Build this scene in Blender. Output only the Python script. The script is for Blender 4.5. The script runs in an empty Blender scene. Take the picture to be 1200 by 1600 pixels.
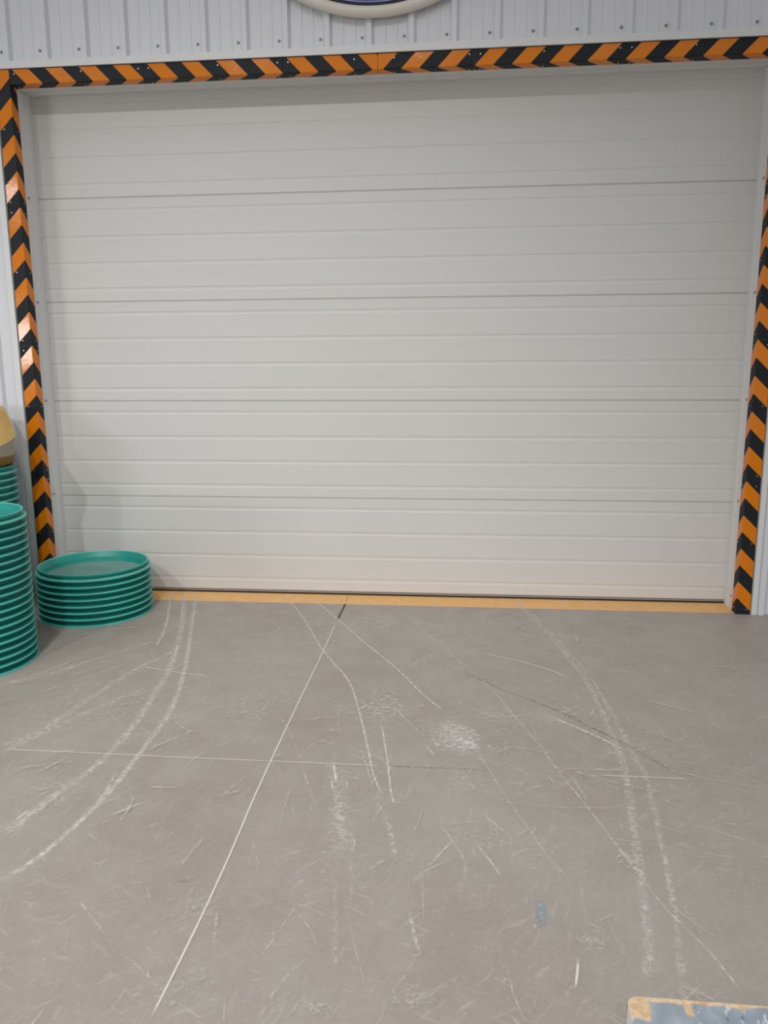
import bpy, bmesh, math, random
from mathutils import Vector, Matrix

scene = bpy.context.scene
COL = scene.collection
random.seed(7)

XL, XR, ZL = -2.3654, 1.8861, 3.0675      # the clear opening, outside of the guards
REC = 0.222                               # how far the door stands back from the wall face

# ------------------------------------------------------------------ materials
def srgb(r, g, b):
    f = lambda c: (c / 255 / 12.92) if c / 255 <= .04045 else ((c / 255 + .055) / 1.055) ** 2.4
    return (f(r), f(g), f(b), 1)

def mat(name, color, rough=.5, metal=0, spec=.5, noise=None, bump=None):
    m = bpy.data.materials.new(name); m.use_nodes = True
    nt = m.node_tree; b = nt.nodes['Principled BSDF']
    b.inputs['Base Color'].default_value = color
    b.inputs['Roughness'].default_value = rough
    b.inputs['Metallic'].default_value = metal
    b.inputs['Specular IOR Level'].default_value = spec
    tc = nt.nodes.new('ShaderNodeTexCoord')
    if noise:                                     # (scale, amount, (sx,sy,sz))
        mp = nt.nodes.new('ShaderNodeMapping'); mp.inputs['Scale'].default_value = noise[2]
        nz = nt.nodes.new('ShaderNodeTexNoise'); nz.inputs['Scale'].default_value = noise[0]
        nz.inputs['Detail'].default_value = 5
        nt.links.new(tc.outputs['Object'], mp.inputs['Vector']); nt.links.new(mp.outputs[0], nz.inputs['Vector'])
        mx = nt.nodes.new('ShaderNodeMix'); mx.data_type = 'RGBA'
        k = noise[1]
        mx.inputs[6].default_value = tuple(c * (1 - k) for c in color[:3]) + (1,)
        mx.inputs[7].default_value = tuple(min(1, c * (1 + k)) for c in color[:3]) + (1,)
        nt.links.new(nz.outputs['Fac'], mx.inputs[0]); nt.links.new(mx.outputs[2], b.inputs['Base Color'])
    if bump:                                      # (scale, strength, distance)
        nz = nt.nodes.new('ShaderNodeTexNoise'); nz.inputs['Scale'].default_value = bump[0]
        nz.inputs['Detail'].default_value = 4
        nt.links.new(tc.outputs['Object'], nz.inputs['Vector'])
        bp = nt.nodes.new('ShaderNodeBump'); bp.inputs['Strength'].default_value = bump[1]
        bp.inputs['Distance'].default_value = bump[2]
        nt.links.new(nz.outputs['Fac'], bp.inputs['Height']); nt.links.new(bp.outputs[0], b.inputs['Normal'])
    return m

M_CLAD = mat('wall_sheet_white', srgb(220, 221, 225), .42, 0, .4, (1.3, .02, (1, 1, .4)))
M_TRIM = mat('flashing_white', srgb(222, 222, 221), .4, 0, .4, (2, .02, (1, 1, .3)))
M_DOOR = mat('door_panel_white', srgb(212, 210, 207), .5, 0, .35, (1.5, .025, (1, 1, 3)), (260, .05, .002))
M_GAP = mat('dark_joint', srgb(70, 68, 66), .8)
M_SEAL = mat('black_rubber_seal', srgb(28, 26, 25), .7)
M_ALU = mat('aluminium_rail', srgb(190, 188, 184), .4, .6)
M_RUB = mat('black_guard_rubber', srgb(30, 34, 38), .55, 0, .25, (30, .12, (1, 1, 1)), (90, .12, .003))
M_YEL = mat('orange_reflective_film', srgb(224, 126, 4), .10, 0, .45, (12, .05, (1, 1, 1)), (7, .12, .01))
M_SCREW = mat('zinc_screw', srgb(176, 176, 172), .35, .8)
M_HEAD = mat('grey_screw_head', srgb(150, 152, 154), .45, .3)
M_GREEN = mat('green_lid_plastic', srgb(36, 146, 135), .4, 0, .5, (14, .06, (1, 1, 1)))
M_EDGE = mat('lit_lid_rim', srgb(98, 190, 178), .4, 0, .5, (14, .05, (1, 1, 1)))  # paler green for flange and lip: the light they catch, put into the colour
M_DUST = mat('dusty_green', srgb(112, 152, 145), .8, 0, .2, (9, .16, (1, 1, 1)))
M_SIGNRIM = mat('cream_sign_rim', srgb(222, 216, 206), .4)
M_SIGNBLUE = mat('blue_sign_face', srgb(48, 50, 128), .3)
M_SIGNDARK = mat('navy_sign_edge', srgb(26, 24, 48), .35)
M_SIGNLINE = mat('pale_sign_line', srgb(170, 178, 220), .35)
M_KRAFT = mat('tan_paper', srgb(190, 163, 106), .8, 0, .2, (10, .12, (1, 1, .5)), (14, .5, .02))
M_PAPER = mat('pale_paper', srgb(178, 167, 150), .8, 0, .2, (12, .08, (1, 1, 1)), (14, .4, .02))
M_BROWN = mat('brown_paper', srgb(132, 104, 60), .8, 0, .2, (12, .12, (1, 1, 1)), (14, .4, .02))

def nodes(m): return m.node_tree.nodes, m.node_tree.links

def concrete():
    m = mat('grey_concrete', srgb(156, 150, 145), .5, 0, .4); N, Lk = nodes(m); b = N['Principled BSDF']
    tc = N.new('ShaderNodeTexCoord')
    def noise(s, d=6, sc=(1, 1, 1), r=.6):
        mp = N.new('ShaderNodeMapping'); mp.inputs['Scale'].default_value = sc
        n = N.new('ShaderNodeTexNoise'); n.inputs['Scale'].default_value = s
        n.inputs['Detail'].default_value = d; n.inputs['Roughness'].default_value = r
        Lk.new(tc.outputs['Object'], mp.inputs['Vector']); Lk.new(mp.outputs[0], n.inputs['Vector'])
        return n.outputs['Fac']
    def ramp(src, a, b_, ca, cb):
        r = N.new('ShaderNodeValToRGB'); r.color_ramp.elements[0].position = a; r.color_ramp.elements[1].position = b_
        r.color_ramp.elements[0].color = ca; r.color_ramp.elements[1].color = cb
        Lk.new(src, r.inputs[0]); return r.outputs[0]
    def mix(f, a, b_, mode='MIX'):
        x = N.new('ShaderNodeMix'); x.data_type = 'RGBA'; x.blend_type = mode
        for v, i in ((f, 0), (a, 6), (b_, 7)):
            if isinstance(v, (float, int)): x.inputs[i].default_value = v
            elif isinstance(v, tuple): x.inputs[i].default_value = v
            else: Lk.new(v, x.inputs[i])
        return x.outputs[2]
    base = ramp(noise(.9, 5), .3, .7, srgb(151, 142, 135), srgb(165, 159, 151))
    warm = ramp(noise(2.3, 4), .52, .72, (0, 0, 0, 1), (1, 1, 1, 1))
    base = mix(warm, base, srgb(158, 150, 141))
    cloud = ramp(noise(7, 8, (1, 1, 1), .7), .42, .75, (0, 0, 0, 1), (.3, .3, .3, 1))
    base = mix(cloud, base, srgb(184, 178, 172))
    def streak(ang, sc, st, lo, hi, seed, msc, mlo, mhi):
        mp = N.new('ShaderNodeMapping'); mp.inputs['Rotation'].default_value = (0, 0, ang); mp.inputs['Location'].default_value = (seed, seed * .7, 0)
        Lk.new(tc.outputs['Object'], mp.inputs['Vector'])
        wv = N.new('ShaderNodeTexNoise'); wv.inputs['Scale'].default_value = 3; Lk.new(tc.outputs['Object'], wv.inputs['Vector'])
        ad = N.new('ShaderNodeVectorMath'); ad.operation = 'MULTIPLY_ADD'; ad.inputs[1].default_value = (.16, .16, 0)
        Lk.new(wv.outputs['Color'], ad.inputs[0]); Lk.new(mp.outputs[0], ad.inputs[2])
        m2 = N.new('ShaderNodeVectorMath'); m2.operation = 'MULTIPLY'; m2.inputs[1].default_value = (st, 1, 1); Lk.new(ad.outputs[0], m2.inputs[0])
        n = N.new('ShaderNodeTexNoise'); n.inputs['Scale'].default_value = sc; n.inputs['Detail'].default_value = 5; n.inputs['Roughness'].default_value = .65
        Lk.new(m2.outputs[0], n.inputs['Vector'])
        a_ = ramp(n.outputs['Fac'], lo, hi, (0, 0, 0, 1), (1, 1, 1, 1))
        mk = ramp(noise(msc, 3, (1, 1, 1.0 + seed)), mlo, mhi, (0, 0, 0, 1), (1, 1, 1, 1))
        x = N.new('ShaderNodeMath'); x.operation = 'MULTIPLY'; Lk.new(a_, x.inputs[0]); Lk.new(mk, x.inputs[1])
        y = N.new('ShaderNodeMath'); y.operation = 'MULTIPLY'; y.inputs[1].default_value = .33; Lk.new(x.outputs[0], y.inputs[0]); return y.outputs[0]
    for args in ((-1.45, 60, .15, 0.57, 0.69, 3.1, 1.6, 0.43, 0.60), (-.75, 52, .13, 0.58, 0.69, 7.7, 1.3, 0.42, 0.58), (.55, 56, .12, 0.58, 0.69, 5.3, 1.2, 0.44, 0.60),
                 (.05, 70, .2, 0.59, 0.71, 1.9, 2.2, 0.47, 0.62), (1.0, 90, .35, 0.61, 0.71, 9.2, 2.6, 0.45, 0.60)):
        base = mix(streak(*args), base, srgb(206, 201, 195))
    fine = ramp(noise(70, 5, (1, 1, 1), .7), .3, .7, (.93, .93, .93, 1), (1.05, 1.05, 1.05, 1))
    base = mix(1.0, base, fine, 'MULTIPLY')
    Lk.new(base, b.inputs['Base Color'])
    rr = ramp(noise(5, 5), .3, .7, (.40, .40, .40, 1), (.58, .58, .58, 1)); Lk.new(rr, b.inputs['Roughness'])
    return m
M_FLOOR = concrete()

def wear():
    m = bpy.data.materials.new('floor_scuffs'); m.use_nodes = True; N, Lk = nodes(m)
    b = N['Principled BSDF']; b.inputs['Roughness'].default_value = .75; b.inputs['Specular IOR Level'].default_value = .2
    at = N.new('ShaderNodeAttribute'); at.attribute_name = 'tint'
    Lk.new(at.outputs['Color'], b.inputs['Base Color'])
    uv = N.new('ShaderNodeUVMap'); uv.uv_map = 'uv'
    sp = N.new('ShaderNodeSeparateXYZ'); Lk.new(uv.outputs[0], sp.inputs[0])
    def math_(op, a, b_=None, c=None):
        x = N.new('ShaderNodeMath'); x.operation = op
        for i, v in enumerate((a, b_, c)):
            if v is None: continue
            if isinstance(v, (int, float)): x.inputs[i].default_value = v
            else: Lk.new(v, x.inputs[i])
        return x.outputs[0]
    v = math_('SUBTRACT', math_('MULTIPLY', sp.outputs['Y'], 2), 1)
    edge = math_('SUBTRACT', 1, math_('MULTIPLY', v, v))
    tc = N.new('ShaderNodeTexCoord')
    def noise(s, d):
        n = N.new('ShaderNodeTexNoise'); n.inputs['Scale'].default_value = s; n.inputs['Detail'].default_value = d
        n.inputs['Roughness'].default_value = .7
        Lk.new(tc.outputs['Object'], n.inputs['Vector']); return n.outputs['Fac']
    def sstep(src, a, b_):
        r = N.new('ShaderNodeMapRange'); r.interpolation_type = 'SMOOTHSTEP'
        r.inputs[1].default_value = a; r.inputs[2].default_value = b_; Lk.new(src, r.inputs[0]); return r.outputs[0]
    n1 = sstep(noise(48, 7), .42, .62)
    n2 = sstep(noise(9, 4), .25, .65)
    # the fainter a mark, the more broken it is
    op = at.outputs['Alpha']
    brk = math_('MULTIPLY', n1, math_('ADD', math_('MULTIPLY', n2, .75), .25))
    solid = math_('MULTIPLY', math_('POWER', op, 5), .9)
    br = math_('MINIMUM', 1, math_('ADD', brk, solid))
    a = math_('MULTIPLY', math_('MULTIPLY', op, edge), br)
    tr = N.new('ShaderNodeBsdfTransparent'); mx = N.new('ShaderNodeMixShader')
    Lk.new(a, mx.inputs[0]); Lk.new(tr.outputs[0], mx.inputs[1]); Lk.new(b.outputs[0], mx.inputs[2])
    Lk.new(mx.outputs[0], N['Material Output'].inputs['Surface'])
    return m
M_WEAR = wear()

def paint_strip():
    m = mat('worn_yellow_floor_paint', srgb(236, 176, 92), .55, 0, .35); N, Lk = nodes(m); b = N['Principled BSDF']
    tc = N.new('ShaderNodeTexCoord'); n = N.new('ShaderNodeTexNoise'); n.inputs['Scale'].default_value = 16; n.inputs['Detail'].default_value = 8
    n.inputs['Roughness'].default_value = .75
    Lk.new(tc.outputs['Object'], n.inputs['Vector'])
    r = N.new('ShaderNodeValToRGB'); Lk.new(n.outputs['Fac'], r.inputs[0])
    r.color_ramp.elements[0].position = .3; r.color_ramp.elements[0].color = srgb(232, 166, 78)
    r.color_ramp.elements[1].position = .74; r.color_ramp.elements[1].color = srgb(226, 196, 152)
    Lk.new(r.outputs[0], b.inputs['Base Color']); return m
M_STRIP = paint_strip()

def board_paint():
    m = mat('worn_blue_board_paint', srgb(146, 160, 176), .6, 0, .3); N, Lk = nodes(m); b = N['Principled BSDF']
    tc = N.new('ShaderNodeTexCoord'); sp = N.new('ShaderNodeSeparateXYZ'); Lk.new(tc.outputs['Object'], sp.inputs[0])
    def math_(op, a, b_=None):
        x = N.new('ShaderNodeMath'); x.operation = op
        for i, v in enumerate((a, b_)):
            if v is None: continue
            if isinstance(v, (int, float)): x.inputs[i].default_value = v
            else: Lk.new(v, x.inputs[i])
        return x.outputs[0]
    def noise(s, sc=(1, 1, 1)):
        mp = N.new('ShaderNodeMapping'); mp.inputs['Scale'].default_value = sc
        n = N.new('ShaderNodeTexNoise'); n.inputs['Scale'].default_value = s; n.inputs['Detail'].default_value = 6
        Lk.new(tc.outputs['Object'], mp.inputs[0]); Lk.new(mp.outputs[0], n.inputs['Vector']); return n.outputs['Fac']
    def mix(f, a, b_):
        x = N.new('ShaderNodeMix'); x.data_type = 'RGBA'
        for v, i in ((f, 0), (a, 6), (b_, 7)):
            if isinstance(v, tuple): x.inputs[i].default_value = v
            else: Lk.new(v, x.inputs[i])
        return x.outputs[2]
    def sstep(src, a, b_):
        r = N.new('ShaderNodeMapRange'); r.interpolation_type = 'SMOOTHSTEP'
        r.inputs[1].default_value = a; r.inputs[2].default_value = b_; Lk.new(src, r.inputs[0]); return r.outputs[0]
    n = noise(22); n3 = noise(60)
    jit = math_('MULTIPLY', math_('SUBTRACT', n, .5), .03)
    # object origin at the far left corner, x to the right, y away from the wall is negative
    dx = math_('ADD', sp.outputs['X'], jit)
    dy = math_('ADD', math_('MULTIPLY', sp.outputs['Y'], -1), jit)
    corner = math_('MULTIPLY', sstep(dx, .046, .040), sstep(dy, .075, .065))
    far = sstep(dy, .016, .010)
    chip = math_('MULTIPLY', sstep(math_('ABSOLUTE', math_('SUBTRACT', dx, .128)), .012, .006), sstep(dy, .05, .04))
    bare = math_('MAXIMUM', math_('MAXIMUM', corner, far), chip)
    blue = mix(sstep(noise(18, (1, .5, 1)), .35, .7), srgb(142, 152, 162), srgb(168, 176, 184))
    blue = mix(sstep(noise(46, (1.4, .5, 1)), .58, .66), blue, srgb(200, 203, 207))
    blue = mix(sstep(noise(52, (1, .6, 1)), .36, .30), blue, srgb(112, 122, 136))
    wood = mix(sstep(n3, .3, .7), srgb(200, 168, 132), srgb(226, 200, 166))
    Lk.new(mix(bare, blue, wood), b.inputs['Base Color']); return m
M_BOARD = board_paint()
M_BOARDSIDE = mat('pale_board_edge', srgb(226, 226, 228), .6, 0, .3, (20, .08, (1, 1, 1)))

# ------------------------------------------------------------------ helpers
def link(name, me, parent=None, loc=None):
    o = bpy.data.objects.new(name, me); COL.objects.link(o)
    if parent is not None: o.parent = parent
    if loc: o.location = loc
    return o

def mesh(name, verts, faces, mats, fm=None, smooth=False):
    me = bpy.data.meshes.new(name); me.from_pydata([tuple(v) for v in verts], [], faces)
    for m in mats: me.materials.append(m)
    if fm: me.polygons.foreach_set('material_index', fm)
    bm = bmesh.new(); bm.from_mesh(me)
    bmesh.ops.remove_doubles(bm, verts=bm.verts, dist=1e-6)
    bm.to_mesh(me); bm.free()
    if smooth: me.polygons.foreach_set('use_smooth', [True] * len(me.polygons))
    me.update(); return me

def fixn(me):
    bm = bmesh.new(); bm.from_mesh(me); bmesh.ops.recalc_face_normals(bm, faces=bm.faces); bm.to_mesh(me); bm.free(); return me

def box(x0, x1, y0, y1, z0, z1):
    v = [(x, y, z) for x in (x0, x1) for y in (y0, y1) for z in (z0, z1)]
    f = [(0, 1, 3, 2), (4, 6, 7, 5), (0, 4, 5, 1), (2, 3, 7, 6), (0, 2, 6, 4), (1, 5, 7, 3)]
    return v, f

def join(parts):
    V, F = [], []
    for v, f in parts:
        o = len(V); V += v; F += [tuple(i + o for i in q) for q in f]
    return V, F

def boxes(name, mats, *bx, bevel=0):
    V, F = join([box(*b) for b in bx]); me = fixn(mesh(name, V, F, mats))
    if bevel:
        bm = bmesh.new(); bm.from_mesh(me)
        bmesh.ops.bevel(bm, geom=list(bm.edges), offset=bevel, segments=2, affect='EDGES', profile=.6)
        bm.to_mesh(me); bm.free()
    return me

def extrude(profile, a, b, axis):
    """closed 2-D profile swept along an axis ('x': profile is (y,z); 'z': profile is (x,y))"""
    n = len(profile); V = []
    for t in (a, b):
        for p in profile: V.append((t, p[0], p[1]) if axis == 'x' else (p[0], p[1], t))
    F = [(i, (i + 1) % n, n + (i + 1) % n, n + i) for i in range(n)]
    F += [tuple(range(n)), tuple(range(2 * n - 1, n - 1, -1))]
    return V, F

def tag(o, label=None, cat=None, group=None, kind=None):
    if label: o['label'] = label
    if cat: o['category'] = cat
    if group: o['group'] = group
    if kind: o['kind'] = kind
    return o

def empty(name, loc):
    o = bpy.data.objects.new(name, None); o.location = loc; o.empty_display_size = .1; COL.objects.link(o); return o

# ------------------------------------------------------------------ floor with its wear
SCRATCHES = [
    ('w', 0.0217, 0.55, [(-1.576, 0.247), (-1.321, -0.547), (-1.177, -1.108), (-1.126, -1.48), (-1.096, -1.788), (-1.103, -2.059), (-1.15, -2.255), (-1.202, -2.517)]),
    ('w', 0.0152, 0.6, [(-1.499, 0.253), (-1.297, -0.433), (-1.112, -1.061), (-1.001, -1.537), (-0.983, -1.835), (-0.972, -2.131), (-0.982, -2.36), (-1.025, -2.607), (-1.076, -2.725)]),
    ('w', 0.004, 0.5, [(-1.357, -0.259), (-1.119, -1.061), (-1.019, -1.505), (-0.989, -1.841), (-0.978, -2.118), (-0.986, -2.353), (-1.028, -2.601)]),
    ('w', 0.0113, 0.6, [(-1.67, 0.24), (-1.481, -0.33), (-1.402, -0.607), (-1.364, -0.808)]),
    ('w', 0.0204, 0.5, [(-1.224, -0.845), (-1.335, -1.121), (-1.407, -1.483), (-1.462, -1.819), (-1.555, -1.937)]),
    ('w', 0.0217, 0.45, [(-1.21, -1.346), (-1.345, -1.611), (-1.424, -1.788), (-1.516, -2.001)]),
    ('w', 0.0157, 0.45, [(-1.687, -0.976), (-1.773, -1.198), (-1.894, -1.38)]),
    ('w', 0.0257, 0.38, [(-1.381, -0.71), (-1.6, -1.013), (-1.771, -1.262), (-1.911, -1.351)]),
    ('w', 0.0046, 0.5, [(-1.348, -0.883), (-1.491, -1.175), (-1.671, -1.442), (-1.795, -1.543)]),
    ('w', 0.0108, 0.5, [(-1.139, -2.146), (-1.151, -2.296), (-1.166, -2.432), (-1.198, -2.523)]),
    ('w', 0.0089, 0.5, [(-1.008, -2.093), (-0.984, -2.261), (-1.004, -2.362)]),
    ('w', 0.0038, 0.8, [(-1.339, -1.088), (-1.146, -1.147), (-0.929, -1.193)]),
    ('w', 0.0036, 0.45, [(-1.401, -2.19), (-1.358, -2.095), (-1.338, -1.996)]),
    ('w', 0.0023, 0.4, [(-1.309, -2.342), (-1.251, -2.2), (-1.216, -2.083)]),
    ('w', 0.004, 0.97, [(-0.466, -0.321), (-0.461, -0.812), (-0.462, -1.391), (-0.461, -1.818), (-0.458, -2.195), (-0.448, -2.572), (-0.447, -2.889), (-0.453, -3.167)]),
    ('d', 0.0078, 0.9, [(-0.464, 0.059), (-0.466, -0.321)]),
    ('d', 0.0041, 0.5, [(-0.476, 0.227), (-0.464, 0.059)]),
    ('w', 0.0032, 0.85, [(-1.537, -1.967), (-1.173, -1.967), (-0.815, -1.971), (-0.468, -1.969), (-0.127, -1.969), (-0.031, -1.968)]),
    ('d', 0.0024, 0.55, [(-0.031, -1.968), (0.206, -1.966), (0.37, -1.966)]),
    ('w', 0.0021, 0.2, [(0.37, -1.966), (0.75, -1.966)]),
    ('w', 0.0037, 0.9, [(0.745, -1.969), (0.918, -1.969), (1.081, -1.969)]),
    ('w', 0.0023, 0.35, [(1.081, -1.969), (1.339, -1.969)]),
    ('d', 0.0024, 0.4, [(-0.593, -1.962), (-0.443, -1.969)]),
    ('w', 0.0195, 0.5, [(0.554, 0.292), (0.721, -0.384), (0.803, -0.818), (0.852, -1.282), (0.853, -1.652), (0.852, -1.906), (0.807, -2.279), (0.77, -2.54), (0.75, -2.704), (0.701, -2.953)]),
    ('w', 0.0139, 0.48, [(0.599, 0.296), (0.773, -0.537), (0.848, -0.942), (0.891, -1.379), (0.907, -1.754), (0.913, -1.992), (0.888, -2.236), (0.84, -2.618), (0.804, -2.817), (0.779, -2.965)]),
    ('w', 0.0064, 0.5, [(0.596, 0.127), (0.744, -0.488), (0.826, -0.985), (0.857, -1.414), (0.856, -1.706)]),
    ('w', 0.0051, 0.56, [(-0.167, 0.095), (0.019, -0.385), (0.153, -0.686), (0.373, -1.178), (0.471, -1.478), (0.563, -1.773), (0.604, -1.942), (0.679, -2.197), (0.755, -2.482), (0.808, -2.673), (0.878, -2.833), (0.915, -2.972)]),
    ('w', 0.0067, 0.65, [(-0.678, 0.083), (-0.453, -0.308), (-0.259, -0.67), (-0.059, -1.017), (0.081, -1.311), (0.185, -1.483)]),
    ('w', 0.0053, 0.55, [(-0.038, -1.456), (0.041, -1.606), (0.121, -1.741)]),
    ('w', 0.0063, 0.65, [(-0.914, 0.208), (-0.702, -0.207), (-0.491, -0.738), (-0.386, -0.958), (-0.272, -1.193), (-0.201, -1.437), (-0.156, -1.622), (-0.106, -1.84), (-0.065, -2.031), (-0.016, -2.178)]),
    ('w', 0.0054, 0.65, [(-0.076, -1.615), (-0.047, -1.782), (-0.014, -1.98), (0.015, -2.175), (0.042, -2.241)]),
    ('w', 0.0039, 0.55, [(0.303, -1.779), (0.358, -1.972), (0.406, -2.142), (0.475, -2.343), (0.505, -2.441), (0.563, -2.581)]),
    ('w', 0.0045, 0.6, [(0.652, -1.979), (0.667, -2.065), (0.687, -2.169)]),
    ('w', 0.0048, 0.75, [(0.36, -0.764), (0.45, -0.82), (0.573, -0.889), (0.689, -0.98), (0.776, -1.084)]),
    ('w', 0.005, 0.3, [(0.542, -0.398), (0.733, -0.59), (0.9, -0.81), (1.11, -1.002)]),
    ('w', 0.0056, 0.35, [(0.686, 0.028), (0.92, -0.223), (1.134, -0.426)]),
    ('d', 0.0033, 0.55, [(0.261, -1.031), (0.374, -1.148), (0.458, -1.244), (0.641, -1.406), (0.778, -1.573), (0.9, -1.729), (1.022, -1.915)]),
    ('w', 0.0077, 0.65, [(0.612, -1.479), (0.724, -1.589), (0.831, -1.708), (0.893, -1.786)]),
    ('w', 0.0049, 0.3, [(0.637, -1.67), (0.836, -1.811), (1.028, -1.891)]),
    ('w', 0.0045, 0.55, [(1.043, -2.28), (1.112, -2.319), (1.166, -2.357)]),
    ('w', 0.0032, 0.3, [(1.043, -2.259), (1.156, -2.156)]),
    ('w', 0.0054, 0.3, [(1.377, -1.37), (1.498, -1.541)]),
    ('w', 0.0036, 0.3, [(0.943, -1.644), (1.152, -1.857), (1.311, -2.043)]),
    ('w', 0.0368, 0.34, [(-0.234, -1.902), (-0.173, -2.171), (-0.124, -2.395), (-0.114, -2.527)]),
    ('w', 0.0169, 0.45, [(-0.186, -2.13), (-0.133, -2.361), (-0.118, -2.463)]),
    ('w', 0.0096, 0.3, [(-0.088, -2.357), (-0.078, -2.508), (-0.049, -2.749)]),
    ('w', 0.0103, 0.3, [(-0.116, -2.618), (-0.083, -2.802), (-0.055, -2.98)]),
    ('w', 0.0024, 0.4, [(-0.066, -2.724), (-0.018, -2.89), (0.022, -3.013), (0.044, -3.05)]),
    ('w', 0.0124, 0.45, [(-0.042, -2.201), (-0.0, -2.294), (0.036, -2.416), (0.057, -2.528)]),
    ('w', 0.0075, 0.55, [(0.113, -2.747), (0.132, -2.843), (0.147, -2.898), (0.123, -2.911)]),
    ('w', 0.0055, 0.4, [(0.139, -2.909), (0.112, -2.985), (0.085, -3.027)]),
    ('w', 0.0036, 0.45, [(0.136, -2.505), (0.146, -2.679), (0.153, -2.781)]),
    ('w', 0.0049, 0.6, [(0.154, -2.556), (0.194, -2.475), (0.24, -2.391)]),
    ('w', 0.005, 0.5, [(0.19, -2.333), (0.232, -2.432), (0.275, -2.53)]),
    ('w', 0.0058, 0.6, [(0.292, -2.41), (0.338, -2.503), (0.373, -2.586)]),
    ('w', 0.0052, 0.55, [(0.312, -2.241), (0.366, -2.317), (0.416, -2.39)]),
    ('w', 0.0049, 0.45, [(-0.51, -1.591), (-0.427, -1.76), (-0.347, -1.961), (-0.283, -2.138), (-0.237, -2.265)]),
    ('w', 0.0053, 0.35, [(-0.275, -1.476), (-0.245, -1.688), (-0.188, -1.794)]),
    ('w', 0.0032, 0.4, [(-0.349, -2.122), (-0.336, -2.304), (-0.323, -2.454)]),
    ('w', 0.0034, 0.45, [(-0.251, -2.955), (-0.221, -2.839), (-0.193, -2.722)]),
    ('w', 0.0052, 0.5, [(-0.82, -2.772), (-0.752, -2.836), (-0.689, -2.892), (-0.654, -2.912)]),
    ('w', 0.0039, 0.4, [(-0.605, -2.965), (-0.547, -3.003), (-0.448, -3.078)]),
    ('w', 0.0022, 0.5, [(-0.448, -3.078), (-0.374, -3.124), (-0.318, -3.155)]),
    ('w', 0.0031, 0.4, [(-0.726, -2.279), (-0.709, -2.411), (-0.703, -2.507)]),
    ('w', 0.0029, 0.35, [(-0.753, -2.629), (-0.675, -2.576), (-0.619, -2.539)]),
    ('w', 0.0025, 0.3, [(-0.811, -2.496), (-0.705, -2.392), (-0.529, -2.263)]),
    ('w', 0.0054, 0.5, [(-0.495, -3.049), (-0.449, -3.075)]),
    ('w', 0.0046, 0.35, [(-0.21, -3.145), (-0.174, -3.011), (-0.132, -2.944)]),
    ('w', 0.0047, 0.5, [(-0.13, -1.853), (-0.074, -2.054), (-0.049, -2.139)]),
    ('w', 0.0025, 0.4, [(0.481, -2.752), (0.497, -2.803)]),
    ('w', 0.0032, 0.35, [(0.639, -2.713), (0.666, -2.905), (0.68, -2.944)]),
    ('w', 0.0034, 0.4, [(0.835, -2.701), (0.851, -2.791)]),
    ('b', 0.0147, 0.68, [(0.47, -2.658), (0.469, -2.729), (0.466, -2.783)]),
    ('b', 0.0087, 0.2, [(0.8, -2.566), (0.722, -2.802)]),
    ('b', 0.0087, 0.3, [(0.201, -3.082), (0.199, -3.109)]),
    ('w', 0.0047, 0.95, [(0.545, -2.869), (0.535, -2.927), (0.519, -2.992)]),
    ('w', 0.0068, 0.6, [(0.52, -2.969), (0.49, -3.014)]),
    ('w', 0.0026, 0.5, [(0.496, -2.696), (0.504, -2.745)]),
    ('d', 0.0083, 0.55, [(-0.572, -2.684), (-0.534, -2.678)]),
    ('d', 0.0064, 0.5, [(0.905, -2.856), (0.925, -2.861)]),
    ('e', 0.0104, 0.6, [(0.916, -2.492), (0.942, -2.487)]),
    ('d', 0.0012, 0.5, [(0.718, -3.008), (0.696, -3.064)]),
    ('w', 0.166, -0.8, [(0.115, -1.725), (0.35, -1.705)]),
    ('w', 0.13, -1.0, [(0.182, -1.747), (0.334, -1.734)]),
    ('w', 0.069, -0.9, [(0.157, -1.654), (0.272, -1.645)]),
    ('w', 0.142, -0.6, [(-0.2, -1.489), (0.033, -1.47)]),
    ('w', 0.098, -0.5, [(-0.168, -1.331), (-0.018, -1.319)]),
    ('w', 0.178, -0.35, [(-0.182, -2.383), (-0.092, -2.375)]),
    ('w', 0.174, -0.22, [(-0.395, -1.44), (0.0, -1.407)]),
    ('w', 0.167, -0.22, [(-0.62, -1.404), (-0.39, -1.385)]),
    ('w', 0.21, -0.25, [(-0.132, -0.912), (0.255, -0.88)]),
    ('w', 0.105, -0.25, [(0.191, -2.368), (0.394, -2.35)]),
    ('w', 0.374, -0.2, [(-0.817, -0.216), (-0.356, -0.18)]),
    ('w', 0.163, -0.3, [(-0.782, -1.551), (-0.56, -1.532)]),
    ('w', 0.098, -0.2, [(0.379, -2.452), (0.593, -2.433)]),
    ('w', 0.137, -0.25, [(0.308, -1.523), (0.577, -1.5)]),
    ('w', 0.235, -0.25, [(-0.378, -0.302), (-0.08, -0.278)]),
    ('w', 0.182, -0.25, [(-1.306, -2.268), (-1.038, -2.245)]),
    ('w', 0.278, -0.2, [(-1.658, -1.624), (-1.156, -1.582)]),
    ('w', 0.038, -0.3, [(0.079, -3.047), (0.199, -3.036)]),
    ('w', 0.037, -0.3, [(-0.139, -3.094), (-0.038, -3.085)]),
    ('w', 0.042, -0.35, [(0.552, -2.828), (0.637, -2.821)]),
    ('w', 0.032, -0.5, [(0.731, -2.469), (0.792, -2.463)]),
    ('w', 0.08, -0.2, [(-0.476, -3.077), (-0.294, -3.061)]),
    ('w', 0.157, -0.18, [(0.787, -1.815), (1.078, -1.791)]),
    ('w', 0.048, -0.3, [(-0.535, -2.792), (-0.395, -2.779)]),
    ('w', 0.04, -0.2, [(0.699, -2.991), (0.878, -2.975)]),
    ('w', 0.135, -0.22, [(0.161, -2.034), (0.345, -2.019)]),
]


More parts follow.
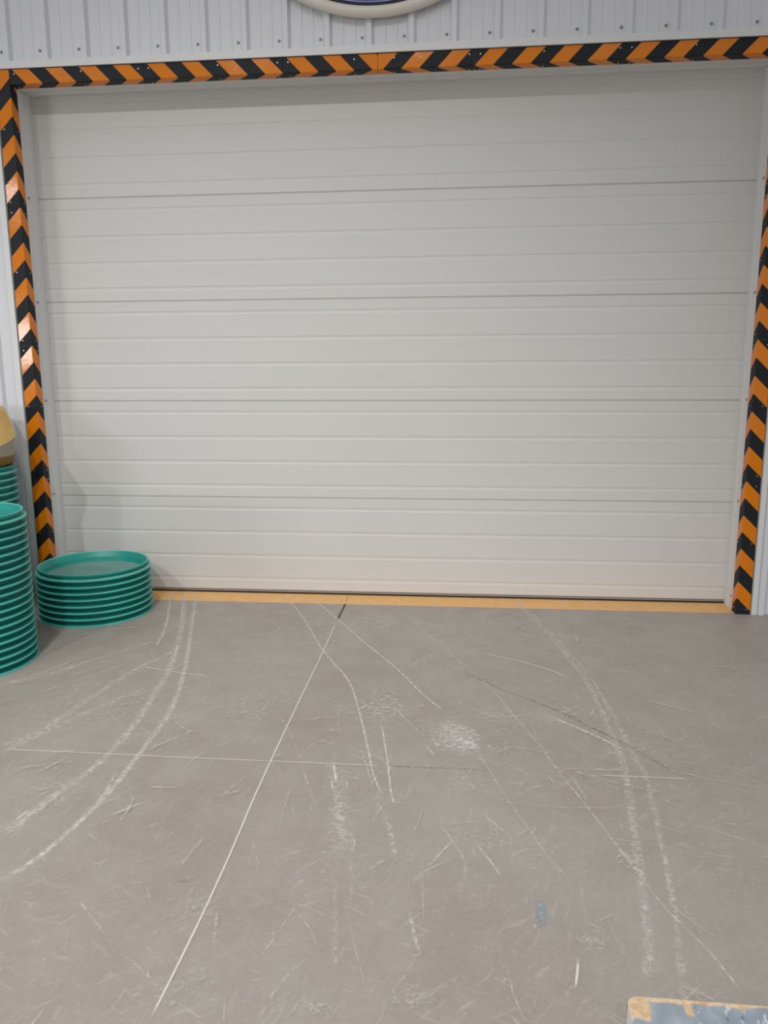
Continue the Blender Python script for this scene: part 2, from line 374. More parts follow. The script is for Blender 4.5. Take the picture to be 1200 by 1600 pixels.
def build_floor():
    V, F, FM, UV, TI = [], [], [], [], []
    bv, bf = box(-7, 7, -9.5, .5, -.12, 0)
    V += bv; F += bf; FM += [0] * 6
    for q in bf: UV += [(0, 0)] * 4; TI += [(1, 1, 1, 0)] * 4
    h = [.0012]
    TINT = {'w': srgb(222, 217, 211), 'd': srgb(70, 64, 60), 'b': srgb(160, 172, 178), 'e': srgb(222, 200, 170)}
    def ribbon(pts, hw, op, tint, taper=True, fade=None):
        # subdivide with a Catmull-Rom curve so that the tyre arcs are round
        P = [Vector((*q, 0)) for q in pts]; C = []
        if len(P) > 2:
            for i in range(len(P) - 1):
                p0 = P[max(0, i - 1)]; p1 = P[i]; p2 = P[i + 1]; p3 = P[min(len(P) - 1, i + 2)]
                for t in (0, .25, .5, .75):
                    C.append(.5 * (2 * p1 + (p2 - p0) * t + (2 * p0 - 5 * p1 + 4 * p2 - p3) * t * t + (3 * p1 - p0 - 3 * p2 + p3) * t ** 3))
            C.append(P[-1])
        else:
            C = [P[0].lerp(P[1], t / 6) for t in range(7)]
        o = len(V); u = 0; n = len(C); rows = []
        for i, c in enumerate(C):
            d = (C[min(n - 1, i + 1)] - C[max(0, i - 1)])
            if d.length < 1e-6: d = Vector((1, 0, 0))
            d.normalize(); s = Vector((-d.y, d.x, 0))
            if i: u += (c - C[i - 1]).length
            k = i / (n - 1); de = min((c - C[0]).length, (c - C[-1]).length)
            w = hw * (fade(k) if fade else min(1, .5 + de / .05))
            f = min(1, de / .04 + .2)
            for sgn in (-1, 1): V.append((c.x + s.x * w * sgn, c.y + s.y * w * sgn, h[0]))
            rows.append((u, op * f))
        for i in range(n - 1):
            a = o + 2 * i; F.append((a, a + 2, a + 3, a + 1)); FM.append(1)
            r0, r1 = rows[i], rows[i + 1]
            UV.extend([(r0[0], 0), (r1[0], 0), (r1[0], 1), (r0[0], 1)])
            TI.extend([tint[:3] + (r0[1],), tint[:3] + (r1[1],), tint[:3] + (r1[1],), tint[:3] + (r0[1],)])
        h[0] += .000004
    Q = random.Random(5)
    for kind, hw, op, pts in SCRATCHES:
        if op < 0:
            ribbon(pts, hw * 1.15, min(1, -op * .8), TINT[kind], True, lambda k: max(.05, math.sqrt(max(0, 1 - (2 * k - 1) ** 2))))
            (xa, ya), (xb, yb) = pts; rx = math.hypot(xb - xa, yb - ya) / 2; cx, cy = (xa + xb) / 2, (ya + yb) / 2; am = Q.uniform(-.7, 1.9)
            for _ in range(int(26 + 420 * rx * hw * 10 * -op)):
                x, y = cx + Q.gauss(0, .48) * rx, cy + Q.gauss(0, .48) * hw; a = am + Q.gauss(0, .8); l = Q.uniform(.015, .07)
                d = (math.cos(a) * l / 2, math.sin(a) * l / 2)
                ribbon([(x - d[0], y - d[1]), (x + Q.gauss(0, .1) * l, y + Q.gauss(0, .1) * l), (x + d[0], y + d[1])], Q.uniform(.0015, .006), min(1, -op * Q.uniform(.6, 1.5) + .15), TINT['w'])
        else:
            ribbon(pts, hw, min(1, op * 1.35), TINT[kind])
            if hw > .012 and kind == 'w':            # wide tyre marks are bundles of fine streaks
                for _ in range(16):
                    i = Q.randrange(len(pts) - 1); (xa, ya), (xb, yb) = pts[i], pts[i + 1]
                    L_ = math.hypot(xb - xa, yb - ya) + 1e-6; nx, ny = -(yb - ya) / L_, (xb - xa) / L_
                    t0 = Q.uniform(0, .7); t1 = min(1, t0 + Q.uniform(.1, .45)); o_ = Q.gauss(0, .55) * hw
                    ribbon([(xa + (xb - xa) * t0 + nx * o_, ya + (yb - ya) * t0 + ny * o_), (xa + (xb - xa) * t1 + nx * o_, ya + (yb - ya) * t1 + ny * o_)],
                           Q.uniform(.002, .007), Q.uniform(.4, .95), TINT['w'])
    R = random.Random(21)
    # small scuffs: (count, x range, y range, mean direction, spread, length range, strength)
    zones = [(330, (-1.4, .9), (-2.4, .15), 1.45, .9, (.03, .16), (.2, .6)),
             (210, (-2.6, -.7), (-2.6, -.2), .75, .5, (.05, .30), (.15, .5)),
             (150, (.3, 2.2), (-2.5, -.1), -.45, .45, (.05, .34), (.15, .5)),
             (190, (-1.0, 1.0), (-3.3, -1.4), 1.5, .6, (.03, .18), (.15, .5)),
             (80, (-1.3, .9), (-2.2, 0), -.75, .25, (.15, .6), (.12, .35)),
             (40, (-1.3, .9), (-2.4, -.2), 0.05, .2, (.1, .4), (.12, .35))]
    for n, xr, yr, dm, sd, lr, orr in zones:
        for _ in range(n):
            x, y = R.uniform(*xr), R.uniform(*yr); a = R.gauss(dm, sd); l = R.uniform(*lr)
            d = (math.cos(a) * l / 2, math.sin(a) * l / 2); c = R.gauss(0, .03) * l
            ribbon([(x - d[0], y - d[1]), (x + c, y + c), (x + d[0], y + d[1])], R.choice((.0012, .0018, .003, .006)), min(1, R.uniform(*orr) * 1.25), TINT['w'])
    for _ in range(420):                     # chips and specks
        x, y = R.gauss(-.2, .9), R.uniform(-3.3, .05); a = R.uniform(0, 3.14); l = R.uniform(.006, .022)
        d = (math.cos(a) * l / 2, math.sin(a) * l / 2)
        ribbon([(x - d[0], y - d[1]), (x + d[0], y + d[1])], R.uniform(.003, .008), R.uniform(.35, .9), TINT['w'], True,
               lambda k: max(.05, math.sqrt(max(0, 1 - (2 * k - 1) ** 2))))
    for _ in range(60):
        x, y = R.uniform(-2.5, 1.8), R.uniform(-3.3, -.1); a = R.uniform(0, 3.14); l = R.uniform(.006, .02)
        ribbon([(x, y), (x + math.cos(a) * l, y + math.sin(a) * l)], R.uniform(.003, .006), R.uniform(.2, .5), TINT['d'])
    me = bpy.data.meshes.new('floor'); me.from_pydata(V, [], F)
    me.materials.append(M_FLOOR); me.materials.append(M_WEAR); me.polygons.foreach_set('material_index', FM)
    uvl = me.uv_layers.new(name='uv'); uvl.data.foreach_set('uv', [c for q in UV for c in q])
    ca = me.color_attributes.new('tint', 'FLOAT_COLOR', 'CORNER'); ca.data.foreach_set('color', [c for q in TI for c in q])
    me.update()
    return tag(link('floor', me), 'scratched grey concrete floor in front of the door', 'floor', None, 'structure')
build_floor()

# ------------------------------------------------------------------ cladded wall around the opening
PITCH, RIB0 = .2313, -2.347 - .018
Y_PAN = .0135
def wall_profile(xa, xb):
    """zig-zag of the sheet between xa and xb: trapezoid ribs with two small beads in each pan"""
    pts = []
    k0 = math.floor((xa - RIB0) / PITCH) - 1; k1 = math.ceil((xb - RIB0) / PITCH) + 1
    for k in range(k0, k1 + 1):
        c = RIB0 + k * PITCH
        pts += [(c - .026, 0), (c - .013, .023), (c + .013, .023), (c + .026, 0)]
        for f in (.36, .64):
            m = c + PITCH * f
            pts += [(m - .010, 0), (m - .005, .0032), (m + .005, .0032), (m + .010, 0)]
    out = []
    def at(x):
        for (a, ha), (b, hb) in zip(pts, pts[1:]):
            if a <= x <= b: return ha + (hb - ha) * (x - a) / (b - a + 1e-12)
        return 0
    out.append((xa, Y_PAN - at(xa)))
    out += [(x, Y_PAN - hh) for x, hh in pts if xa < x < xb]
    out.append((xb, Y_PAN - at(xb)))
    return out + [(xb, .06), (xa, .06)]

LT, RT, TT = XL - .122, XR + .118, 3.190          # outer edges of the flashings
V, F = join([extrude(wall_profile(-6, LT), 0, 6, 'z'), extrude(wall_profile(RT, 6), 0, 6, 'z'),
             extrude(wall_profile(LT, RT), TT, 6, 'z')])
wall = tag(link('wall_front', fixn(mesh('wall_front', V, F, [M_CLAD]))), 'white ribbed metal wall around the sectional door', 'wall', None, 'structure')
# hex-head screws along the bottom of the sheet above the door
def screw_mesh(name, r, h, m, washer=0):
    bm = bmesh.new()
    if washer:
        g = bmesh.ops.create_cone(bm, cap_ends=True, segments=12, radius1=washer, radius2=washer * .9, depth=.0025)
    g = bmesh.ops.create_cone(bm, cap_ends=True, segments=6 if washer else 10, radius1=r, radius2=r * .82, depth=h)
    bmesh.ops.translate(bm, verts=g['verts'], vec=(0, 0, h / 2))
    me = bpy.data.meshes.new(name); bm.to_mesh(me); bm.free(); me.materials.append(m); return me
hexme = screw_mesh('hex_screw', .0058, .0075, M_HEAD, .009)
for k in range(20):
    o = link('screw', hexme, wall, (-2.407 + k * .2315, Y_PAN - .0012, 3.246 - k * .0011)); o.rotation_euler = (math.pi / 2, 0, 0)

# flashings (white folded sheet)
def trim(n, me, label): return tag(link('trim_%d' % n, me), label, 'trim', None, 'structure')
trim(1, boxes('trim', [M_TRIM], (LT, RT, -.0115, .0125, 3.1505, TT), (LT, RT, .0085, .0125, 3.077, 3.1505), bevel=.001),
     'white flashing strip above the striped lintel guards')
trim(2, boxes('trim', [M_TRIM], (LT, XL - .088, -.006, .0125, 0, 3.15), (XL - .088, XL - .0085, .0085, .0125, 0, 3.15), (LT - .012, LT, .006, .0125, 0, 3.15), bevel=.001),
     'white flashing strip left of the left striped guards')
trim(3, boxes('trim', [M_TRIM], (XR + .088, RT, -.006, .0125, 0, 3.15), (XR + .0085, XR + .088, .0085, .0125, 0, 3.15), bevel=.001),
     'white flashing strip right of the right striped guards')
jl = trim(4, boxes('trim', [M_TRIM], (XL - .03, XL - .0085, .0135, REC, 0, 3.07), (XL - .0085, XL - .0015, .166, REC - .001, 0, 3.07), (XL - .0085, XL - .0055, .150, .166, 0, 3.07), bevel=.001),
          'white inner jamb of the door opening on the left')
jr = trim(5, boxes('trim', [M_TRIM], (XR + .0085, XR + .03, .0135, REC, 0, 3.07), (XR + .0015, XR + .0085, .166, REC - .001, 0, 3.07), (XR + .0055, XR + .0085, .150, .166, 0, 3.07), bevel=.001),
          'white inner jamb of the door opening on the right')
trim(6, boxes('trim', [M_TRIM], (XL - .03, XR + .03, .0135, REC, ZL + .0085, ZL + .03), (XL, XR, .17, REC - .001, ZL + .002, ZL + .0085), bevel=.001),
     'white underside of the lintel above the door')
for par, x, sg in ((jl, XL - .0085, 1), (jr, XR + .0085, -1)):
    for z in (2.475, 1.865, 1.262, .665, .08):
        o = link('screw', hexme, par, (x, .118, z)); o.rotation_euler = (0, math.pi / 2 * sg, 0)
# yellow painted threshold
trim(7, boxes('trim', [M_STRIP], (XL - .008, XR + .008, .018, REC + .01, 0, .0006)), 'worn yellow painted threshold strip under the door')

# ------------------------------------------------------------------ sectional door
door = tag(empty('door_1', ((XL + XR) / 2, REC, 0)), 'closed white sectional overhead door with horizontal grooves', 'door', None, 'structure')
SEC = .6165
def panel_profile():
    H = SEC; p = []
    yf = 0.0
    p += [(yf + .040, H - .0015), (yf + .0045, H - .0015), (yf + .0045, H - .004), (yf, H - .006)]     # (y, z) going down the front
    for g in (.0615, .2185, .3755, .5295):
        z = H - g
        p += [(yf, z), (yf + .0022, z - .0055), (yf + .0022, z - .0165), (yf, z - .0235)]
    p += [(yf, .0055), (yf + .0045, .0035), (yf + .0045, .0), (yf + .040, .0)]
    return p
V, F = extrude(panel_profile(), -(XR - XL) / 2 - .05, (XR - XL) / 2 + .05, 'x')
pme = fixn(mesh('door_panel', V, F, [M_DOOR]))
for k in range(5): link('door_panel', pme, door, (0, 0, .021 + SEC * k))
link('bottom_rail', boxes('bottom_rail', [M_ALU], (-(XR - XL) / 2 - .05, (XR - XL) / 2 + .05, .001, .035, .0105, .0175)), door)
link('bottom_seal', boxes('bottom_seal', [M_SEAL], (-(XR - XL) / 2 - .05, (XR - XL) / 2 + .05, -.004, .03, .0007, .0100), (-(XR - XL) / 2 - .05, (XR - XL) / 2 + .05, .006, .03, .0176, .0209)), door)
link('joint_gasket', boxes('joint_gasket', [M_GAP], *[(-(XR - XL) / 2 - .05, (XR - XL) / 2 + .05, .0062, .03, .021 + SEC * k - .0014, .021 + SEC * k - .0002) for k in range(1, 5)]), door)

# ------------------------------------------------------------------ striped corner guards
WA, WB, TH, RAD = .0835, .074, .008, .006
def clip(poly, L0, L1):
    for lim, sg in ((L0, 1), (L1, -1)):
        out = []
        for i in range(len(poly)):
            a, b = poly[i], poly[(i + 1) % len(poly)]
            da, db = (a[1] - lim) * sg, (b[1] - lim) * sg
            if da >= 0: out.append(a)
            if da * db < 0:
                t = da / (da - db); out.append((a[0] + (b[0] - a[0]) * t, lim))
        poly = out
        if len(poly) < 3: return []
    return poly

def guard_mesh(s0, s1, slope, ylo, place, wb=WB):
    """s runs along the guard; yellow bands start at ylo + .2k on the ridge and sweep back by slope on both legs.
    place(s, p, q) -> world; p = away from the ridge along the wall, q = into the opening"""
    # outside profile from the tip of the front leg round the ridge to the tip of the return leg
    prof = [(WA, .0035), (WA - .004, 0), (RAD, 0)]
    for i in range(1, 5):
        a = math.pi / 2 * i / 5; prof.append((RAD - RAD * math.sin(a), RAD - RAD * math.cos(a)))
    prof += [(0, RAD), (0, wb - .004), (.0035, wb)]
    inner = [(TH, wb), (TH, TH), (WA, TH)]
    closed = prof + inner; n = len(closed); V, F, FM = [], [], []
    for s in (s0 + .0008, s1 - .0008):
        for p, q in closed: V.append(place(s, p, q))
    F += [(i, (i + 1) % n, n + (i + 1) % n, n + i) for i in range(n)] + [tuple(range(n)), tuple(range(2 * n - 1, n - 1, -1))]
    me = fixn(mesh('corner_guard', V, F, [M_RUB]))
    # films
    run = [0]
    for a, b in zip(prof, prof[1:]): run.append(run[-1] + math.dist(a, b))
    mid = run[2] + (run[7] - run[2]) / 2
    FV, FF = [], []; e = .0007
    for i in range(1, len(prof) - 2):
        a, b = prof[i], prof[i + 1]; ta, tb = run[i] - mid, run[i + 1] - mid
        nx, ny = -(b[1] - a[1]), (b[0] - a[0]); l = math.hypot(nx, ny); nx, ny = nx / l, ny / l
        def norm(j):
            P = prof; d0 = (P[j][0] - P[j - 1][0], P[j][1] - P[j - 1][1]); d1 = (P[j + 1][0] - P[j][0], P[j + 1][1] - P[j][1])
            l0, l1 = math.hypot(*d0), math.hypot(*d1)
            if j == 1: d0, l0 = d1, l1
            if j == len(P) - 2: d1, l1 = d0, l0
            t = (d0[0] / l0 + d1[0] / l1, d0[1] / l0 + d1[1] / l1); l = math.hypot(*t)
            return (t[1] / l, -t[0] / l)
        na, nb = norm(i), norm(i + 1)
        if na[0] + na[1] > 0: na, nb = (-na[0], -na[1]), (-nb[0], -nb[1])
        segs = [(ta, tb)]
        if ta < 0 < tb: segs = [(ta, 0), (0, tb)]
        for u0, u1 in segs:
            kk = math.floor((s0 - ylo) / .2) - 3
            while ylo + kk * .2 < s1 + .4:
                lo, hi = ylo + kk * .2, ylo + kk * .2 + .1; kk += 1
                P = [(u0, lo + slope * abs(u0)), (u1, lo + slope * abs(u1)), (u1, hi + slope * abs(u1)), (u0, hi + slope * abs(u0))]
                P = clip(P, s0 + .0012, s1 - .0012)
                if not P: continue
                o = len(FV)
                for u, s in P:
                    t = (u - ta) / (tb - ta)
                    p = a[0] + (b[0] - a[0]) * t + (na[0] + (nb[0] - na[0]) * t) * e
                    q = a[1] + (b[1] - a[1]) * t + (na[1] + (nb[1] - na[1]) * t) * e
                    FV.append(place(s, p, q))
                FF.append(tuple(range(o, o + len(P))))
    V2 = [tuple(v.co) for v in me.vertices] + FV; nb_ = len(me.vertices); nf = len(me.polygons)
    F2 = [tuple(p.vertices) for p in me.polygons] + [tuple(i + nb_ for i in f) for f in FF]
    m2 = bpy.data.meshes.new('corner_guard'); m2.from_pydata(V2, [], F2)
    m2.materials.append(M_RUB); m2.materials.append(M_YEL)
    m2.polygons.foreach_set('material_index', [0] * nf + [1] * len(FF)); m2.update()
    return m2

sme = screw_mesh('screw', .0048, .0028, M_SCREW)
def make_guard(s0, s1, slope, ylo, place, label, group, screws):
    cs = (s0 + s1) / 2
    org = Vector(place(s0, 0, 0))
    me = guard_mesh(s0, s1, slope, ylo, lambda s, p, q: tuple(Vector(place(s, p, q)) - org))
    o = link('corner_guard', me, None, tuple(org)); tag(o, label, 'corner guard', group)
    for s in screws:
        for leg in (0, 1):
            if leg == 0: P, D = Vector(place(s, .056, 0)), Vector(place(s, .056, -1)) - Vector(place(s, .056, 0))
            else: P, D = Vector(place(s, 0, .05)), Vector(place(s, -1, .05)) - Vector(place(s, 0, .05))
            c = link('screw', sme, o, tuple(P - org)); c.rotation_euler = D.to_track_quat('Z', 'Y').to_euler()
    return o

left = lambda s, p, q: (XL - p, q, s)
right = lambda s, p, q: (XR + p, q, s)
top = lambda s, p, q: (s, q, ZL + p)
names = ['bottom', 'second from the floor', 'third from the floor', 'top']
for nm, pl, side in (('left', left, 'left'), ('right', right, 'right')):
    for k in range(4):
        s0, s1 = .8 * k, min(.8 * k + .8, 3.149)
        s0 = max(s0, .0008)
        scr = [s0 + .03, s0 + .43, s1 - .03] if k < 3 else [s0 + .03, s0 + .43]
        make_guard(s0, s1, -1, .1, pl, 'orange and black striped corner guard on the %s door jamb, %s' % (side, names[k]),
                   'striped guards on the %s jamb' % side, scr)
XA, XB, XC = -.3669, -.1071, -.237
pos = ['at the left end', 'second from the left end', 'short piece just left of the middle', 'short piece just right of the middle', 'second from the right end', 'at the right end']
spans = [(XL + .001, -1.5665), (-1.5665, -.7665), (-.7665, XC), (XC, .2925), (.2925, 1.0925), (1.0925, XR - .001)]
for i, (s0, s1) in enumerate(spans):
    if i < 3: ylo, slope = XA - .1, -1
    else: ylo, slope = XB, 1
    mid = s0 + .43 if i < 2 else (s1 - .43 if i > 3 else (s0 + s1) / 2)
    scr = {2: [s0 + .03, s1 - .13], 3: [s0 + .09, s1 - .03]}.get(i, [s0 + .03, mid, s1 - .03])
    make_guard(s0, s1, slope, ylo, top, 'orange and black striped lintel guard, %s' % pos[i], 'striped guards along the lintel', scr)

# ------------------------------------------------------------------ round sign high on the wall
SX, SZ, SA, SB = -.247, 3.312 + .60, .75, .60
def oval(k, n=96): return [(math.cos(2 * math.pi * i / n), math.sin(2 * math.pi * i / n)) for i in range(n)]
def ring(name, prof, m, par):
    """prof: (inset from the outer edge, y) swept round the oval"""
    n = 128; V, F = [], []; c = len(prof)
    for i in range(n):
        a = 2 * math.pi * i / n
        for ins, y in prof: V.append(((SA - ins) * math.cos(a), y, (SB - ins) * math.sin(a)))
    for i in range(n):
        for j in range(c):
            F.append((i * c + j, ((i + 1) % n) * c + j, ((i + 1) % n) * c + (j + 1) % c, i * c + (j + 1) % c))
    me = fixn(mesh(name, V, F, [m], None, True)); return link(name, me, par)
sign = tag(empty('wall_sign', (SX, -.0105, SZ)), 'large rounded blue sign with a cream rim on the ribbed wall above the door', 'sign')
ring('rim', [(.012, 0), (.003, -.014), (0, -.028), (.006, -.044), (.020, -.055), (.036, -.056), (.050, -.048), (.058, -.034), (.060, -.018), (.060, 0)], M_SIGNRIM, sign)
n = 128; V, F = [], []
for y in (-.026, -.002):
    V += [((SA - .0595) * math.cos(2 * math.pi * i / n), y, (SB - .0595) * math.sin(2 * math.pi * i / n)) for i in range(n)]
F = [tuple(range(n)), tuple(range(2 * n - 1, n - 1, -1))] + [(i, (i + 1) % n, n + (i + 1) % n, n + i) for i in range(n)]
link('face', fixn(mesh('face', V, F, [M_SIGNBLUE])), sign)
ring('dark_border', [(.0600, -.0262), (.0600, -.029), (.074, -.029), (.074, -.0262)], M_SIGNDARK, sign)
ring('pale_line', [(.0765, -.0262), (.0765, -.028), (.081, -.028), (.081, -.0262)], M_SIGNLINE, sign)

# ------------------------------------------------------------------ green drum lids
LP = .0385
def lid_mesh(dish, dusty, pitch=LP):
    lip = pitch - .0006
    if dish > 0:                                  # the lids below: only the rim and the set-back wall can be seen
        return lathe_lid([(.0, .0002), (.286, .0002), (.3305, 0), (.3317, .0030), (.3308, .0072), (.3280, .0088), (.2990, .0096), (.2925, .0112), (.2985, lip - .006),
                          (.2985, lip), (.2900, lip), (.2850, dish + .004), (.2800, dish), (0, dish)], False)
    prof = [(.0, dish - .002), (.282, dish - .002), (.2882, -.0016), (.2884, .0002), (.3305, 0), (.3313, .003), (.3305, .0072), (.3275, .0086),
            (.3180, .0092), (.3030, .0108), (.3020, .0120), (.3140, lip - .013), (.3178, lip - .0115), (.3178, lip - .009), (.3158, lip - .0078), (.3158, lip - .0055), (.3172, lip - .0045),
            (.3165, lip - .001), (.3135, lip), (.3095, lip - .001), (.3075, lip - .004), (.3030, lip - .012), (.2915, .0035), (.2840, dish + .0025), (.2810, dish + .0004), (.2770, dish), (0, dish)]
    return lathe_lid(prof, dusty)
def lathe_lid(prof, dusty):
    n = 96; V, F, FM = [], [], []; c = len(prof)
    V.append((0, 0, prof[0][1])); ids = {}
    for j in range(1, c - 1):
        for i in range(n):
            a = 2 * math.pi * i / n; V.append((prof[j][0] * math.cos(a), prof[j][0] * math.sin(a), prof[j][1]))
    V.append((0, 0, prof[-1][1])); last = len(V) - 1
    r = lambda j, i: 1 + (j - 1) * n + i % n
    for i in range(n):
        F.append((0, r(1, i + 1), r(1, i))); FM.append(0)
        for j in range(1, c - 2):
            F.append((r(j, i), r(j, i + 1), r(j + 1, i + 1), r(j + 1, i)))
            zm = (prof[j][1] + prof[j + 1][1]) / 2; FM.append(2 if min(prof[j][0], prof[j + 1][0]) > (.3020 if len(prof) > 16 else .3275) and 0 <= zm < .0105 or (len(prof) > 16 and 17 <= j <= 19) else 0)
        F.append((r(c - 2, i), r(c - 2, i + 1), last)); FM.append(1 if dusty else 0)
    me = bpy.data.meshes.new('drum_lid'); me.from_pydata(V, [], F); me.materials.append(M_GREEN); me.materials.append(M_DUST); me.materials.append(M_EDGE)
    me.polygons.foreach_set('material_index', FM); me.polygons.foreach_set('use_smooth', [True] * len(F)); me.update()
    fixn(me)
    me.set_sharp_from_angle(angle=math.radians(38))
    return me
ORD = ['top', 'second from the top', 'third from the top', 'fourth from the top', 'fifth from the top', 'sixth from the top', 'seventh from the top', 'eighth from the top', 'ninth from the top', 'tenth from the top',
       'eleventh from the top', 'twelfth from the top', 'thirteenth from the top', 'fourteenth from the top', 'fifteenth from the top', 'sixteenth from the top', 'seventeenth from the top', 'eighteenth from the top',
       'nineteenth from the top', 'twentieth from the top', 'twenty-first from the top', 'twenty-second from the top', 'lowest']
def stack(cx, cy, count, pitch, desc, group, dusty, depth):
    flat, topm = lid_mesh(.0022, False, pitch), lid_mesh(depth, dusty, pitch)
    R = random.Random(int(abs(cx) * 1000)); first = None
    for k in range(count):
        me = topm if k == count - 1 else flat
        if first is None: o = link('drum_lid', me); first = o
        else: o = first.copy(); o.data = me; COL.objects.link(o)
        o.location = (cx + R.uniform(-.0012, .0012), cy + R.uniform(-.0012, .0012), .0004 + k * pitch)
        o.rotation_euler = (0, 0, R.uniform(0, 6.28))
        f = count - 1 - k
        w = 'lowest piece' if k == 0 else ORD[f].replace(' from the top', '') + ('' if f == 0 else ' from the top')
        w = 'topmost piece' if f == 0 else w
        tag(o, desc % w, 'lid', group)
    return o
t1 = stack(-1.965, -.2276, 8, .0383, 'green plastic lid, %s of the short stack beside the door', 'green lids in the short stack', True, -.024)
t2 = stack(-2.2392, -1.0946, 20, .0385, 'green plastic lid, %s of the tall stack at the left edge', 'green lids in the tall front stack', False, 0)
t3 = stack(-2.671, -.42, 23, .0395, 'green plastic lid, %s of the rear stack under the paper sack', 'green lids in the rear stack', False, 0)
# torn nicks on the front lip of the short stack's top lid
R = random.Random(3)
for spots_ in (((-1.93, .009), (-1.905, .007), (-1.88, .008), (-1.86, .006), (-1.84, .007)), ((-1.20, .006), (-1.185, .004))):
    bm = bmesh.new()
    for a, sz in spots_:
        g = bmesh.ops.create_icosphere(bm, subdivisions=1, radius=sz)
        for v in g['verts']: v.co += Vector((R.uniform(-1, 1), R.uniform(-1, 1), R.uniform(-1, 1))) * sz * .3; v.co.z *= .6
        bmesh.ops.translate(bm, verts=g['verts'], vec=(.3135 * math.cos(a), .3135 * math.sin(a), .033))
    me = bpy.data.meshes.new('torn_lip'); bm.to_mesh(me); bm.free(); me.materials.append(M_GREEN)
    o = link('torn_lip', me, t1); o.rotation_euler = (0, 0, -t1.rotation_euler.z)

# ------------------------------------------------------------------ open paper sack on the rear stack
def sack():
    bx, by, bz = -2.671, -.42, .0004 + 22 * .0395 - .0002
    root = tag(empty('paper_sack', (bx, by, bz)), 'open tan paper sack standing on the rear stack of green lids', 'sack')
    n = 72
    def sst(x, a, b):
        x = min(1, max(0, (x - a) / (b - a))); return x * x * (3 - 2 * x)
    def rimz(a):      # height of the opening: low in front, folded up at the back
        d = (a + math.pi) % (2 * math.pi) - math.pi
        return .148 + .050 * math.exp(-((d - .05) / .34) ** 2) + .225 * sst(math.sin(a), .12, .85) + .005 * math.sin(5 * a + .6) + .004 * math.sin(9 * a)
    def rad(a, t):
        d = (a + math.pi) % (2 * math.pi) - math.pi
        return (.273 + .046 * sst(rimz(a) * t, .022, .058) + .012 * t + .034 * t * t * math.exp(-(d / .5) ** 2) + .006 * math.sin(6 * a + 1) * t + .004 * math.sin(11 * a + 2 * t) * t)
    def shell(t0, t1, off, name, m, thick):
        V, F = [], []; rows = 12
        for s_ in (0, 1):
            for r in range(rows + 1):
                for i in range(n):
                    a = 2 * math.pi * i / n; b_ = .098 / rimz(a)
                    ta, tb = (b_ if t0 == 'band' else t0), (b_ if t1 == 'band' else t1); t = ta + (tb - ta) * r / rows; rr = rad(a, t) - off - s_ * thick
                    z = rimz(a) * t + .001
                    if t > .8 and math.sin(a) > .2: rr -= (t - .8) * .16 * (math.sin(a) - .2)     # back flap leans in
                    V.append((rr * math.cos(a), rr * math.sin(a), z))
        q = (rows + 1) * n
        for s_ in (0, 1):
            for r in range(rows):
                for i in range(n):
                    A = s_ * q + r * n + i; B = s_ * q + r * n + (i + 1) % n
                    F.append((A, B, B + n, A + n))
        for r in (0, rows):
            for i in range(n):
                A = r * n + i; B = r * n + (i + 1) % n; F.append((A, B, B + q, A + q))
        return link(name, fixn(mesh(name, V, F, [m], None, True)), root)
    shell(.0, 'band', 0, 'brown_base', M_BROWN, .004)['label'] = 'brown bottom band'
    shell('band', 1.0, 0, 'outer_paper', M_PAPER, .003)['label'] = 'pale outer paper'
    shell(.02, .985, .006, 'liner', M_KRAFT, .003)['label'] = 'tan inner lining'
    V = [(.27 * math.cos(2 * math.pi * i / n), .27 * math.sin(2 * math.pi * i / n), .012) for i in range(n)] + [(.27 * math.cos(2 * math.pi * i / n), .27 * math.sin(2 * math.pi * i / n), .002) for i in range(n)]
    F = [tuple(range(n)), tuple(range(2 * n - 1, n - 1, -1))] + [(i, (i + 1) % n, n + (i + 1) % n, n + i) for i in range(n)]
    link('bottom', fixn(mesh('bottom', V, F, [M_KRAFT])), root)
sack()

# ------------------------------------------------------------------ worn blue board in the near right corner
def board():
    W, D, H, r = .85, .62, .058, .026
    pts = []
    for cx, cy, a0 in ((r, -r, 90), (r, -D + r, 180), (W - r, -D + r, 270), (W - r, -r, 0)):
        for i in range(6):
            a = math.radians(a0 + 18 * i); pts.append((cx + r * math.cos(a), cy + r * math.sin(a)))
    V, F = extrude(pts, 0, H, 'z'); me = fixn(mesh('wooden_board', V, F, [M_BOARD, M_BOARDSIDE]))
    bm = bmesh.new(); bm.from_mesh(me)
    bmesh.ops.bevel(bm, geom=[e for e in bm.edges if abs(e.verts[0].co.z - e.verts[1].co.z) < 1e-5], offset=.004, segments=2, affect='EDGES')
    for f in bm.faces: f.material_index = 1 if f.normal.z < .5 else 0
    bm.to_mesh(me); bm.free()
    o = link('wooden_board', me, None, (.622, -3.052, .0)); o.rotation_euler = (0, 0, math.radians(-.6))
    o.location.z = .0022
    tag(o, 'worn blue painted board with chipped edges lying on the floor at the near right corner', 'board')
board()

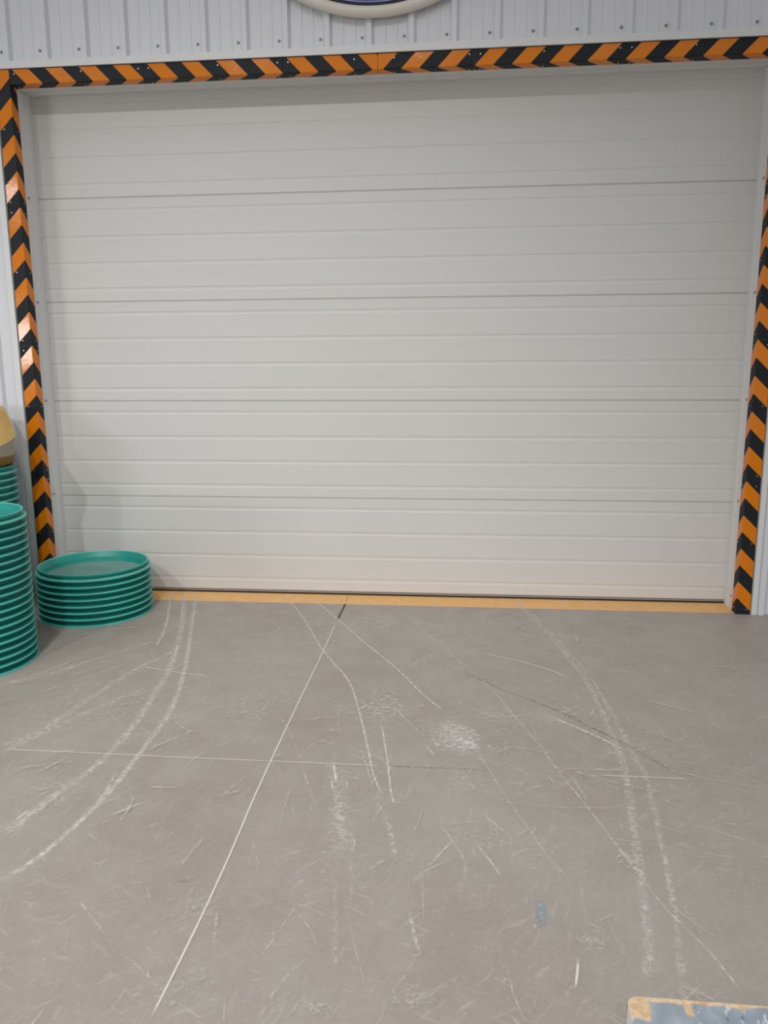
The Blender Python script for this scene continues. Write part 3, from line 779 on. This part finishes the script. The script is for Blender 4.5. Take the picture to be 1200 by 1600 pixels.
# ------------------------------------------------------------------ camera
cam = bpy.data.cameras.new('camera'); co = bpy.data.objects.new('camera', cam); COL.objects.link(co)
cam.sensor_fit = 'VERTICAL'; cam.sensor_height = 36; cam.lens = 1216.94 / 1600 * 36; cam.clip_start = .05
r, d, f = Vector((0.995474, 0.094883, -0.005374)), Vector((0.012081, -0.182432, -0.983144)), Vector((-0.094264, 0.97863, -0.182752))
mw = Matrix((( r.x, -d.x, -f.x, .23021), (r.y, -d.y, -f.y, -4.63026), (r.z, -d.z, -f.z, 1.45847), (0, 0, 0, 1)))
co.matrix_world = mw; scene.camera = co

# ------------------------------------------------------------------ light: hall lamps and daylight from an opening behind on the left
def spot(name, loc, aim, power, angle, radius, color, blend=1.0):
    l = bpy.data.lights.new(name, 'SPOT'); l.energy = power; l.spot_size = math.radians(angle); l.spot_blend = blend
    l.shadow_soft_size = radius; l.color = color
    o = bpy.data.objects.new(name, l); COL.objects.link(o); o.location = loc
    o.rotation_euler = (Vector(aim) - Vector(loc)).to_track_quat('-Z', 'Y').to_euler(); return o
def area(name, loc, aim, power, sx, sy, color):
    l = bpy.data.lights.new(name, 'AREA'); l.shape = 'RECTANGLE'; l.size = sx; l.size_y = sy; l.energy = power; l.color = color
    o = bpy.data.objects.new(name, l); COL.objects.link(o); o.location = loc
    o.rotation_euler = (Vector(aim) - Vector(loc)).to_track_quat('-Z', 'Y').to_euler(); return o
for lx, pw in ((-6.8, 330), (-3.6, 800), (-.4, 900), (2.8, 290), (6.0, 90)):       # one row of high-bay lamps across the hall
    spot('hall_lamp', (lx, -9.5, 7.3), (-.95 + lx * .05, -1.3, 0), pw, 45, .14, (1, .99, .975))
spot('overhead_lamp', (-1.4, -3.9, 7.6), (-1.6, -3.5, 0), 660, 78, .35, (1, .985, .965))
area('hall_daylight', (-7.9, -9.6, 1.95), (-1.5, 0, 1.5), 95, 2.2, .8, (.95, .98, 1))
area('hall_daylight', (-7.9, -9.6, 4.55), (-1.5, 0, 1.8), 22, 1.4, .35, (.95, .98, 1))
w = bpy.data.worlds.new('world'); scene.world = w; w.use_nodes = True
bg = w.node_tree.nodes['Background']; bg.inputs[0].default_value = (.985, .99, 1, 1); bg.inputs[1].default_value = .38

vs = scene.view_settings; vs.view_transform = 'Standard'; vs.look = 'None'; vs.gamma = 1; vs.use_curve_mapping = False; vs.exposure = .09
scene.cycles.transparent_max_bounces = 48
